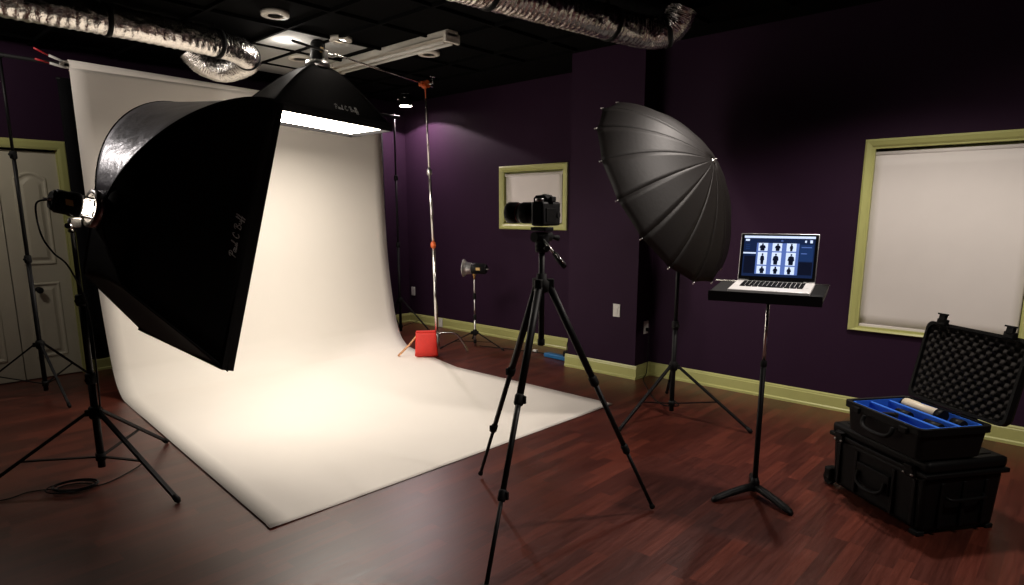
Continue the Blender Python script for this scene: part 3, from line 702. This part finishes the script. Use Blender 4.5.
# ------------------------------------------------------------------ music stand and laptop
mx_, my_ = -1.172, 3.165
t = thing('music_stand', 'black music stand with a flat tray holding the open laptop', 'music stand', (mx_, my_, 0))
tilt = Matrix.Translation((-1.137, 3.0, 1.068)) @ Matrix.Rotation(math.radians(12.5), 4, 'Z') @ Matrix.Rotation(math.radians(5.5), 4, 'X')
b = MB(tilt); b.box((0, .165, 0), (.51, .33, .006), .002); b.build('tray', 'black', t)
b = MB(tilt); b.box((0, -.002, -.012), (.51, .006, .050), .002); b.build('tray_lip', 'black', t)
for x in (-.252, .252):
    b = MB(tilt); b.box((x, .165, -.010), (.006, .33, .026), .001); b.build('tray_side', 'black', t)
for yy in (.285, .303):
    b = MB(tilt); b.cyl((-.285, yy, .008), (.262, yy, .008), .0028, n=8); b.build('wire_rail', 'chrome', t)
b = MB(); b.box((mx_, my_, 1.055), (.05, .06, .035), .006); b.cyl((mx_ - .04, my_, 1.052), (mx_ + .04, my_, 1.052), .012); b.build('tilt_joint', 'rubber', t)
MB().cyl((mx_, my_, .70), (mx_, my_, 1.05), .0085, n=12).build('upper_tube', 'chrome', t)
MB().cyl((mx_, my_, .040), (mx_, my_, .712), .0135, n=14).build('lower_tube', 'black', t)
MB().lathe((mx_, my_, .69), (0, 0, 1), [(0, .015), (.004, .0165), (.026, .0165), (.032, .011)], 14).build('collar', 'rubber', t)
MB().lathe((mx_, my_, .022), (0, 0, 1), [(0, .018), (.01, .026), (.05, .024), (.075, .016)], 16).build('hub', 'black', t)
for ex, ey in ((-1.294, 2.932), (-.938, 3.05), (-1.27, 3.40)):
    d = V((ex - mx_, ey - my_, 0)); L_ = d.length; d.normalize()
    o = V((mx_, my_, 0)); sdv = V((-d.y, d.x, 0)); b = MB(); R = []
    for q, hh, w, th in ((.0, .046, .021, .020), (.25, .042, .022, .019), (.55, .033, .023, .017), (.8, .023, .024, .014), (.93, .016, .021, .012), (1.0, .010, .010, .008)):
        c_ = o + d * (.015 + (L_ - .015) * q) + V((0, 0, hh)); R.append(b.ring(c_, sdv, (0, 0, 1), w, 12, th))
    b.skin(R); b.build('leg', 'black', t)

LT = tilt @ Matrix.Translation((.015, .020, .004))
t = thing('laptop', 'open silver laptop with a lit photo grid on screen on the music stand', 'laptop', tuple((LT @ V((0, .12, 0)))))
W_, D_ = .366, .245
b = MB(LT); b.box((0, D_ / 2, .009), (W_, D_, .016), .004); b.build('base', 'alu_light', t)
b = MB(LT); b.box((-.0, .148, .0172), (W_ * .82, .135, .0012), 0); b.mi = 0
kb = b.build('keyboard', 'alu_light', t)
b = MB(LT)
for r_ in range(6):
    nk = 14 if r_ > 0 else 10; wk = W_ * .79 / nk
    for c_ in range(nk):
        if r_ == 0 and c_ in (4, 5): continue
        b.box((-W_ * .395 + wk * (c_ + .5), .090 + .0225 * r_, .0192), (wk * .86, .0180, .0030), .0006, segs=1)
b.box((0, .090, .0192), (W_ * .22, .0180, .0030), .0006, segs=1)
k_ = b.build('keys', 'key', kb)
b = MB(LT); b.box((0, .042, .0173), (.105, .060, .001), 0); b.build('trackpad', 'alu_light', t)
for x in (-1, 1):
    b = MB(LT); b.box((x * W_ * .445, .15, .0173), (.018, .10, .001)); b.build('speaker_grille', 'alu_light', t)
SM = LT @ Matrix.Translation((0, D_ - .004, .018)) @ Matrix.Rotation(math.radians(-14 ), 4, 'X')
SH = .238
b = MB(SM); b.box((0, .004, SH / 2), (W_, .008, SH), .003); lid = b.build('screen_lid', 'alu', t)
b = MB(SM); b.box((0, -.0006, SH / 2), (W_ - .008, .0012, SH - .008)); b.build('bezel', 'key', lid)
b = MB(SM); b.cyl((-.13, 0, -.002), (.13, 0, -.002), .006, n=12); b.build('hinge', 'key', t)
b = MB(SM); SW = .332; S0, S1 = .021, .226; layer = [0]
def q(u0, v0, u1, v1, m_, l):
    """rectangle on the display, u,v from the top left, 0..1"""
    b.mi = m_; y = -.0014 - l * .00012
    X = lambda u: (u - .5) * SW
    Z = lambda v: S1 - (S1 - S0) * v
    b.face([b._v((X(u0), y, Z(v1))), b._v((X(u1), y, Z(v1))), b._v((X(u1), y, Z(v0))), b._v((X(u0), y, Z(v0)))])
def poly(pts, m_, l):
    b.mi = m_; y = -.0014 - l * .00012
    b.face([b._v(((u - .5) * SW, y, S1 - (S1 - S0) * v)) for u, v in pts])
q(0, 0, 1, 1, 0, 0)
q(.0, .0, 1, .055, 2, 1)                       # menu bar
q(.02, .08, .08, .13, 2, 1); q(.86, .10, .885, .15, 2, 1); q(.93, .09, .965, .16, 2, 1); q(.53, .105, .56, .13, 1, 1)
q(.0, .41, .185, .445, 2, 1)
for i in range(3): q(.03, .21 + .05 * i, .09, .235 + .05 * i, 3, 1)
q(.80, .20, .985, .60, 3, 1)
for i in range(3): q(.82, .255 + .012 * (i % 2) + .15 * (i // 2), .96 - .03 * i, .275 + .15 * (i // 2), 1, 2)
q(.19, .175, .79, .94, 1, 1)
q(.80, .62, .985, .93, 4, 1); q(.02, .5, .18, .93, 4, 1)
for r_ in range(3):
    for c_ in range(3):
        u0 = .215 + c_ * .20; v0 = (.175, .40, .74)[r_]; v1 = (.37, .71, .93)[r_]; u1 = u0 + .135
        q(u0, v0, u1, v1, 2, 2)
        uc_ = (u0 + u1) / 2 + .008 * ((c_ * 2 + r_) % 3 - 1); hh = v1 - v0
        wv = (.040, .036, .022, .028, .038, .042, .034, .030, .028)[r_ * 3 + c_]
        poly([(uc_ - wv * 1.15, v0 + hh * .62), (uc_ - wv * .9, v0 + hh * .34), (uc_ - wv * .3, v0 + hh * .26), (uc_ + wv * .3, v0 + hh * .26), (uc_ + wv * .9, v0 + hh * .34), (uc_ + wv * 1.15, v0 + hh * .62), (uc_ + wv * .8, v0 + hh * .66), (uc_ + wv * .72, v0 + hh * .97), (uc_ - wv * .72, v0 + hh * .97), (uc_ - wv * .8, v0 + hh * .66)], 4, 3)
        poly([(uc_ + .014 * math.cos(a * PI / 4), v0 + hh * .17 + .026 * math.sin(a * PI / 4)) for a in range(8)], 4, 3)
b.build('display', ['scr_bg', 'scr_mid', 'scr_lite', 'scr_pan', 'scr_dark'], lid)

# ------------------------------------------------------------------ equipment cases
def case_frame(c, a, z): return Matrix.Translation((c[0], c[1], z)) @ Matrix.Rotation(math.radians(a), 4, 'Z')
F1 = case_frame((-.553, 3.555), -35.5, 0)
LX, LY = .615, .44
t = thing('rolling_hard_case', 'big closed black hard case with wheels at the bottom of the stack', 'case', (-.553, 3.555, 0))
b = MB(F1); b.box((0, 0, .155), (LX - .02, LY - .02, .27), .022, taper=.955); 
for x in (-.24, -.12, .12, .24): b.box((x, -LY / 2 + .010, .15), (.018, .014, .22), .004)
for y in (-.12, 0, .12):
    for sx in (-1, 1): b.box((sx * (LX / 2 - .010), y, .15), (.014, .02, .22), .004)
b.build('body', 'case', t)
b = MB(F1); b.box((0, 0, .298), (LX + .012, LY + .012, .022), .006); b.build('rim', 'case', t)
b = MB(F1); b.box((0, 0, .335), (LX - .004, LY - .004, .056), .020); b.box((0, 0, .3635), (LX - .10, LY - .10, .006), .002); b.build('lid', 'case', t)
for x in (-.225, .225):
    b = MB(F1); b.box((x, -LY / 2 - .010, .302), (.052, .020, .060), .005); b.box((x, -LY / 2 - .022, .322), (.046, .010, .018), .003); la = b.build('latch', 'case', t)
    for k in (-1, 1):
        b = MB(F1); b.cyl((x + .022 * k - .008, -LY / 2 - .021, .287), (x + .022 * k + .004, -LY / 2 - .021, .287), .005, n=8); b.build('latch_pin', 'steel', la)
b = MB(F1); b.box((0, -LY / 2 + .004, .165), (.21, .012, .10), .005); b.build('handle_mount', 'case', t)
b = MB(F1); b.tube(spline([(-.085, -LY / 2 - .006, .175), (-.082, -LY / 2 - .016, .135), (-.05, -LY / 2 - .024, .112), (0, -LY / 2 - .026, .107), (.05, -LY / 2 - .024, .112), (.082, -LY / 2 - .016, .135), (.085, -LY / 2 - .006, .175)], 5), .0095, 10); b.build('handle', 'case', t)
b = MB(F1); b.tube(spline([(LX / 2 - .004, -.10, .19), (LX / 2 + .016, -.085, .185), (LX / 2 + .018, 0, .183), (LX / 2 + .016, .085, .185), (LX / 2 - .004, .10, .19)], 5), .008, 10); b.build('side_handle', 'case', t)
for y in (-.19, .19):
    b = MB(F1); b.box((-LX / 2 - .004, y, .062), (.05, .06, .075), .012); wm = b.build('wheel_housing', 'case', t)
    b = MB(F1); b.cyl((-LX / 2 - .012, y - .014, .036), (-LX / 2 - .012, y + .014, .036), .036, n=20); b.build('wheel', 'rubber', wm)
    b = MB(F1); b.box((LX / 2 - .05, y, .011), (.05, .04, .022), .004); b.build('foot', 'rubber', t)

ZT = .368
F2 = case_frame((-.548, 3.440), -37, ZT)
SX, SY, SHH = .485, .365, .155
t = thing('open_hard_case', 'smaller open black hard case with blue dividers on top of the big case', 'case', (-.548, 3.440, ZT))
b = MB(F2); w = .022
def rrect(hx, hy, r, n=5):
    pts = []
    for sx, sy, a0 in ((1, 1, 0), (-1, 1, 90), (-1, -1, 180), (1, -1, 270)):
        for i in range(n + 1):
            a = math.radians(a0 + 90 * i / n); pts.append((sx * (hx - r) + r * math.cos(a), sy * (hy - r) + r * math.sin(a)))
    return pts
R = []
for hx, hy, z in ((SX / 2 - .03, SY / 2 - .03, .0), (SX / 2 - .018, SY / 2 - .018, .008), (SX / 2 - .008, SY / 2 - .008, .118), (SX / 2 + .004, SY / 2 + .004, .124), (SX / 2 + .004, SY / 2 + .004, SHH), (SX / 2 - .014, SY / 2 - .014, SHH), (SX / 2 - .020, SY / 2 - .020, .03)):
    R.append([b._v((p[0], p[1], z)) for p in rrect(hx, hy, .028)])
b.skin(R, smooth=False); b.build('body', 'case', t)
b = MB(F2); hx, hy = SX / 2 - .020, SY / 2 - .020
R = []
for k, z in ((0, .03), (0, SHH - .006), (-.008, SHH - .004), (-.010, .04)):
    R.append([b._v((p[0], p[1], z)) for p in rrect(hx + k, hy + k, .022)])
b.skin(R, smooth=False); b.build('padded_lining', 'blue', t)
for yy in (-.055, .055):
    b = MB(F2); b.box((0.0, yy, .090), (2 * hx - .018, .015, .112), .004); b.build('divider', 'blue', t)
for xx, yy in ((.11, -.108), (.02, .0)):
    b = MB(F2); b.box((xx, yy, .072), (.010, .092, .08), .003); b.build('divider', 'blue', t)
b = MB(F2); b.tube(spline([(-.09, -SY / 2 - .006, .118), (-.088, -SY / 2 - .020, .085), (-.05, -SY / 2 - .028, .066), (.05, -SY / 2 - .028, .066), (.088, -SY / 2 - .020, .085), (.09, -SY / 2 - .006, .118)], 5), .010, 10); b.build('handle', 'case', t)
for x in (-.15, .15):
    b = MB(F2); b.box((x, -SY / 2 - .008, .128), (.045, .016, .030), .004); b.build('latch_seat', 'case', t)
# open lid, hinged on the long edge away from the camera
FL = F2 @ Matrix.Translation((.024, SY / 2 - .004, SHH + .006)) @ Matrix.Rotation(math.radians(-11), 4, 'X')
LH = .395
b = MB(FL); R = []
for k, y in ((-.018, .052), (-.006, .046), (0, .030), (0, .0), (-.014, 0), (-.016, .036)):
    R.append([b._v((p[0], y, p[1] + LH / 2)) for p in rrect(SX / 2 + .028 + k, LH / 2 + k, .034)])
b.skin(R, smooth=False); lid = b.build('lid', 'case', t)
b = MB(FL); nx, nz = 126, 105
def foamf(u, v):
    x = (u - .5) * (SX + .026); z = .017 + (LH - .034) * v
    edge = min(1, min(u, 1 - u, v, 1 - v) * 22)
    a = u * 20 * PI; c_ = v * 15 * PI
    hgt = math.sin(a) * math.sin(c_)
    return (x, .014 - .013 * hgt * edge, z)
b.grid(foamf, nx, nz); b.build('eggcrate_foam', 'foam', lid)
for x in (-.178, .178):
    b = MB(FL); b.box((x, -.004, LH + .004), (.05, .026, .03), .004); b.box((x + .004, -.014, LH + .026), (.036, .016, .03), .003); b.box((x + .004, -.018, LH + .042), (.054, .014, .008), .002); b.build('latch', 'case', lid)
for x in (-.12, .12):
    b = MB(F2); b.cyl((x - .035, SY / 2 + .004, SHH + .004), (x + .035, SY / 2 + .004, SHH + .004), .008, n=10); b.build('hinge', 'case', t)
# things lying in the open case
def lay(name, label, cat, c, ang, parts):
    F = F2 @ Matrix.Translation(c) @ Matrix.Rotation(math.radians(ang), 4, 'Z'); o = thing(name, label, cat, tuple(F @ V((0, 0, 0))))
    for nm, mt, prof in parts:
        b = MB(F); b.lathe((0, 0, 0), (1, 0, 0), prof, 20); b.build(nm, mt, o)
lay('telephoto_lens', 'ivory telephoto lens lying in the open case in the rear blue bay', 'lens', (-.185, .118, .138), 0, [('barrel', 'ivory', [(0, .024), (.01, .026), (.08, .026), (.085, .023), (.2, .025)]), ('hood', 'black', [(.2, .028), (.235, .029)]), ('lens_cap', 'rubber', [(-.012, .02), (0, .024)])])
lay('camera_lens', 'short black lens in the rear blue bay near the lid hinge', 'lens', (.10, .118, .128), 0, [('barrel', 'black', [(0, .022), (.05, .026)]), ('lens_cap', 'rubber', [(.05, .026), (.058, .024)])])
lay('camera_lens', 'black lens in the middle blue bay beside the ivory lens', 'lens', (-.10, .0, .120), 0, [('barrel', 'black', [(0, .022), (.07, .025)]), ('lens_cap', 'rubber', [(.07, .025), (.078, .023)])])
lay('camera_lens', 'black lens in the middle blue bay nearest the open end', 'lens', (.07, .0, .120), 0, [('barrel', 'black', [(0, .022), (.08, .025)]), ('lens_cap', 'rubber', [(.08, .025), (.088, .023)])])
F = F2 @ Matrix.Translation((-.03, -.110, .135)); o = thing('coiled_strap', 'dark coiled strap in the front blue bay of the open case', 'strap', tuple(F @ V((0, 0, 0))))
for k in range(3):
    b = MB(F); b.tube([(.036 * math.cos(a * PI / 10), (.030) * math.sin(a * PI / 10), .012 * k - .02 + .012 * math.sin(a * PI / 10 + k)) for a in range(20)] + [(.036, 0, .012 * k - .02)], .008, 8); b.build('loop', 'foam', o)

# ------------------------------------------------------------------ ceiling: ducts, strip light, cans, spotlight
def duct(label, path, r, bands, wob=.012, seed=0):
    pts = spline(path, 14); n_ = len(pts)
    t = thing('flexible_duct', label, 'duct', tuple(pts[0]), 'silver foil ducts under the black ceiling')
    fine = []
    for i in range(n_ - 1):
        for k in range(3): fine.append(pts[i].lerp(pts[i + 1], k / 3))
    fine.append(pts[-1])
    b = MB(); rings = []; px = None
    for i, p in enumerate(fine):
        d = (fine[min(i + 1, len(fine) - 1)] - fine[max(i - 1, 0)]).normalized()
        if px is None: x, y, _ = basis(d)
        else: x = (px - d * px.dot(d)).normalized(); y = d.cross(x)
        px = x; ring = []
        for k in range(40):
            a = 2 * PI * k / 40; w = V((math.cos(a) * 2.2 + seed, math.sin(a) * 2.2, i * .16))
            lo = max(0, -(x.z * math.cos(a) + y.z * math.sin(a)))      # lower side is stretched smooth
            rr = r * (1 + (noise.noise(w) * .10 + noise.noise(w * 3.1) * .09) * (1 - .75 * lo)) + (r * .03 * math.sin(i * 1.7))
            ring.append(b._v(p + (x * math.cos(a) + y * math.sin(a)) * rr))
        rings.append(ring)
    b.skin(rings, cap=True); b.build('duct_sleeve', 'foil', t)
    for q in bands:
        i = int(q * (n_ - 2)); p0, p1 = pts[i], pts[i + 1]; d = (p1 - p0).normalized()
        MB().lathe(p0, d, [(0, r * 1.0), (.001, r * 1.09), (.032, r * 1.09), (.033, r * 1.0)], 32, cap=False).build('hanger_band', 'rubber', t)
        MB().box((p0.x, p0.y, (p0.z + r + CH) / 2), (.022, .004, max(.01, CH - p0.z - r + .004))).build('hanger_strap', 'rubber', t)
    return t
duct('long foil duct under the ceiling above the left of the paper', [(-5.06, -2.55, 2.715), (-5.07, -1.55, 2.715), (-5.05, -.6, 2.715), (-5.06, .30, 2.715), (-5.07, 1.0, 2.715), (-5.05, 1.6, 2.715), (-5.08, 2.2, 2.71), (-5.16, 2.48, 2.70), (-5.42, 2.66, 2.69), (-5.72, 2.60, 2.66), (-5.80, 2.46, 2.70), (-5.82, 2.36, 2.80)], .098, (.10, .27, .447, .564, .68), seed=3)
duct('foil duct under the ceiling in front of the purple pier', [(-2.95, -2.55, 2.67), (-2.92, -1.4, 2.67), (-2.86, -.2, 2.67), (-2.80, 1.0, 2.67), (-2.74, 2.20, 2.67), (-2.69, 2.60, 2.67), (-2.64, 3.0, 2.67), (-2.56, 3.45, 2.665), (-2.47, 3.95, 2.66), (-2.38, 4.12, 2.665), (-2.30, 4.16, 2.72), (-2.26, 4.17, 2.81)], .100, (.13, .30, .49, .68, .834), seed=11)

t = thing('strip_light', 'unlit white fluorescent strip fixture under the ceiling above the paper', 'ceiling light', (-4.6, 3.56, CH))
b = MB(); b.box((-4.68, 3.56, 2.812), (1.62, .11, .05), .006); b.build('housing', 'enamel', t)
for s_ in (-1, 1):
    b = MB(); b.prism([(3.56 + s_ * .02, 2.787), (3.56 + s_ * .085, 2.772), (3.56 + s_ * .085, 2.776), (3.56 + s_ * .02, 2.791)], 0, -5.46, -3.90); b.build('reflector_wing', 'enamel', t)
    b = MB(); b.cyl((-5.45, 3.56 + s_ * .04, 2.755), (-3.93, 3.56 + s_ * .04, 2.755), .013, n=12); b.build('fluorescent_tube', 'white', t)
for x in (-5.475, -3.885):
    b = MB(); b.box((x, 3.56, 2.780), (.03, .15, .07), .004); b.build('end_cap', 'enamel', t)

def can(label, c, r, lit=False, rim='enamel', cat='ceiling light'):
    x, y = c; t = thing('recessed_light', label, cat, (x, y, CH), 'round recessed lights in the ceiling')
    z = CH - .030
    MB().lathe((x, y, z), (0, 0, 1), [(0, r * .55), (-.004, r * .75), (0, r), (.028, r * 1.02), (.03, r * .55)], 32, cap=False).build('trim_ring', rim, t)
    MB().lathe((x, y, z + .012), (0, 0, 1), [(0, .001), (.001, r * .56)], 24).build('lamp_face', 'lamp' if lit else 'dark_slot', t)
can('unlit round white recessed light nearest the foil duct at left', (-4.46, 2.417), .095)
can('unlit round white recessed light beyond the end of the strip fixture', (-4.52, 3.87), .095)
can('glowing recessed light right above the overhead softbox head', (-4.70, 3.10), .090, True)
can('pale unlit recessed light left of the overhead softbox head', (-5.50, 3.20), .105)

t = thing('spotlight', 'lit black can spotlight with chrome fittings in the far corner', 'ceiling light', (-6.30, 5.02, CH))
sx, sy = -6.27, 4.99
b = MB(); b.lathe((sx, sy, 2.70), (0, 0, 1), [(0, .080), (.02, .082), (.10, .07), (.138, .05)], 24, cap=False); b.build('housing', 'black', t)
MB().lathe((sx, sy, 2.703), (0, 0, 1), [(0, .001), (.0, .074)], 24).build('lamp_face', 'lamp', t)
b = MB(); b.ball((sx - .03, sy - .085, 2.775), .022); b.ball((sx + .06, sy - .06, 2.79), .014); b.build('chrome_fitting', 'chrome', t)

# ------------------------------------------------------------------ floor clutter
t = thing('power_strip', 'blue power strip with a black plug on the floor beside the pier', 'power strip', (-3.93, 5.05, 0))
Fp = Matrix.Translation((-3.90, 4.955, 0)) @ Matrix.Rotation(math.radians(-4), 4, 'Z')
b = MB(Fp); b.box((0, 0, .024), (.33, .07, .042), .008); b.build('housing', 'bluecord', t)
for x in (-.10, -.05, 0, .05): b = MB(Fp); b.box((x, 0, .0405), (.03, .036, .002)); b.build('socket', 'dark_slot', t)
b = MB(Fp); b.box((.12, 0, .070), (.065, .05, .06), .008); b.build('plug', 'rubber', t)
b = MB(Fp); b.tube(spline([(.12, 0, .09), (.10, .05, .20), (.14, .20, .19), (.19, .37, .08)], 8), .005, 7); b.build('cable', 'rubber', t)
o = MB().box((-4.28, 5.05, .014), (.05, .035, .028), .006).build('cable_adapter', 'white'); tag(o, 'tiny white adapter on the floor left of the blue power strip', 'adapter')
t = thing('cable_coil', 'loose coil of thin grey cable under the softbox stand', 'cable', (-3.90, .76, 0))
rnd = random.Random(3)
for k in range(6):
    r1, r2 = .085 + rnd.uniform(-.02, .03), .055 + rnd.uniform(-.012, .02); ox, oy = -3.885 + rnd.uniform(-.02, .02), .775 + rnd.uniform(-.02, .02)
    pts = [(ox + r1 * math.cos(2 * PI * i / 24) * .8 + r2 * .5 * math.sin(2 * PI * i / 24), oy + r1 * math.sin(2 * PI * i / 24), .006 + .0042 * k) for i in range(25)]
    MB().tube(pts, .0035, 6).build('loop', 'rubber' if k % 2 else 'black', t)
MB().tube(spline([(-3.95, .70, .006), (-4.0, .6, .006), (-3.98, .5, .006), (-4.03, .38, .006)], 8), .0035, 6).build('tail', 'rubber', t)
MB().tube(spline([(-3.84, .83, .006), (-3.83, .92, .006), (-3.93, 1.08, .006), (-3.98, 1.16, .02)], 8), .0035, 6).build('tail', 'rubber', t)

# ------------------------------------------------------------------ lights
def spot(name, loc, aim, power, size, blend=.25, rad=.05, col=(1, .90, .82)):
    l = bpy.data.lights.new(name, 'SPOT'); l.energy = power; l.spot_size = math.radians(size); l.spot_blend = blend; l.shadow_soft_size = rad; l.color = col
    o = bpy.data.objects.new(name, l); C.objects.link(o); o.location = loc
    o.rotation_euler = (V(aim) - V(loc)).to_track_quat('-Z', 'Y').to_euler(); return o
spot('corner_spot', (sx, sy, 2.69), (sx, sy, 0), 85, 143, .08, .03, (1, .84, .86))
spot('unseen_ceiling_spot', (-.95, 3.60, 2.80), (-1.0, 3.5, 0), 160, 138, .5, .08)
spot('unseen_ceiling_spot', (.80, 2.5, 2.80), (.55, 3.4, 0), 108, 132, .5, .05)  # added fill for the large blind and the cases, no fixture built
spot('unseen_ceiling_spot', (-1.90, 4.28, 2.80), (-2.30, 4.0, 1.4), 70, 100, .6, .05)  # added without a fixture, aimed to brighten the umbrella top
spot('unseen_ceiling_spot', (-5.70, .35, 2.78), (-5.9, .8, 1.2), 36, 172, .3, .06)  # added without a fixture to brighten the doors and left wall
def point(name, loc, power, rad, col):
    l = bpy.data.lights.new(name, 'POINT'); l.energy = power; l.shadow_soft_size = rad; l.color = col
    o = bpy.data.objects.new(name, l); C.objects.link(o); o.location = loc
point('strobe_vent_spill', TC - ax2 * .15 + V((-.20, -.16, -.02)), 3.5, .06, (1, .92, .84))
point('modelling_lamp', RC + ax * .10, 6, .03, (1, .84, .68))

wd = bpy.data.worlds.new('World'); SC.world = wd; wd.use_nodes = True
wd.node_tree.nodes['Background'].inputs[0].default_value = (.02, .02, .025, 1); wd.node_tree.nodes['Background'].inputs[1].default_value = .0

# ------------------------------------------------------------------ camera
h = 1.45; f_, cy_, hz0 = 636.0, 333.0, 213.5
pitch = math.atan((cy_ - hz0) / f_); yaw = PI / 2 - math.atan(708 / math.hypot(f_, cy_ - hz0))
cam = bpy.data.cameras.new('camera'); co = bpy.data.objects.new('camera', cam); C.objects.link(co)
co.location = (0, 0, h); co.rotation_euler = (PI / 2 - pitch, 0, yaw)
cam.sensor_fit = 'HORIZONTAL'; cam.sensor_width = 36; cam.lens = 36 * f_ / 1024; cam.shift_y = (292.5 - cy_) / 1024 * -1
cam.clip_start = .05; cam.clip_end = 60
SC.camera = co
SC.view_settings.view_transform = 'Standard'; SC.view_settings.look = 'None'; SC.view_settings.gamma = 1; SC.view_settings.use_curve_mapping = False
SC.view_settings.exposure = 0
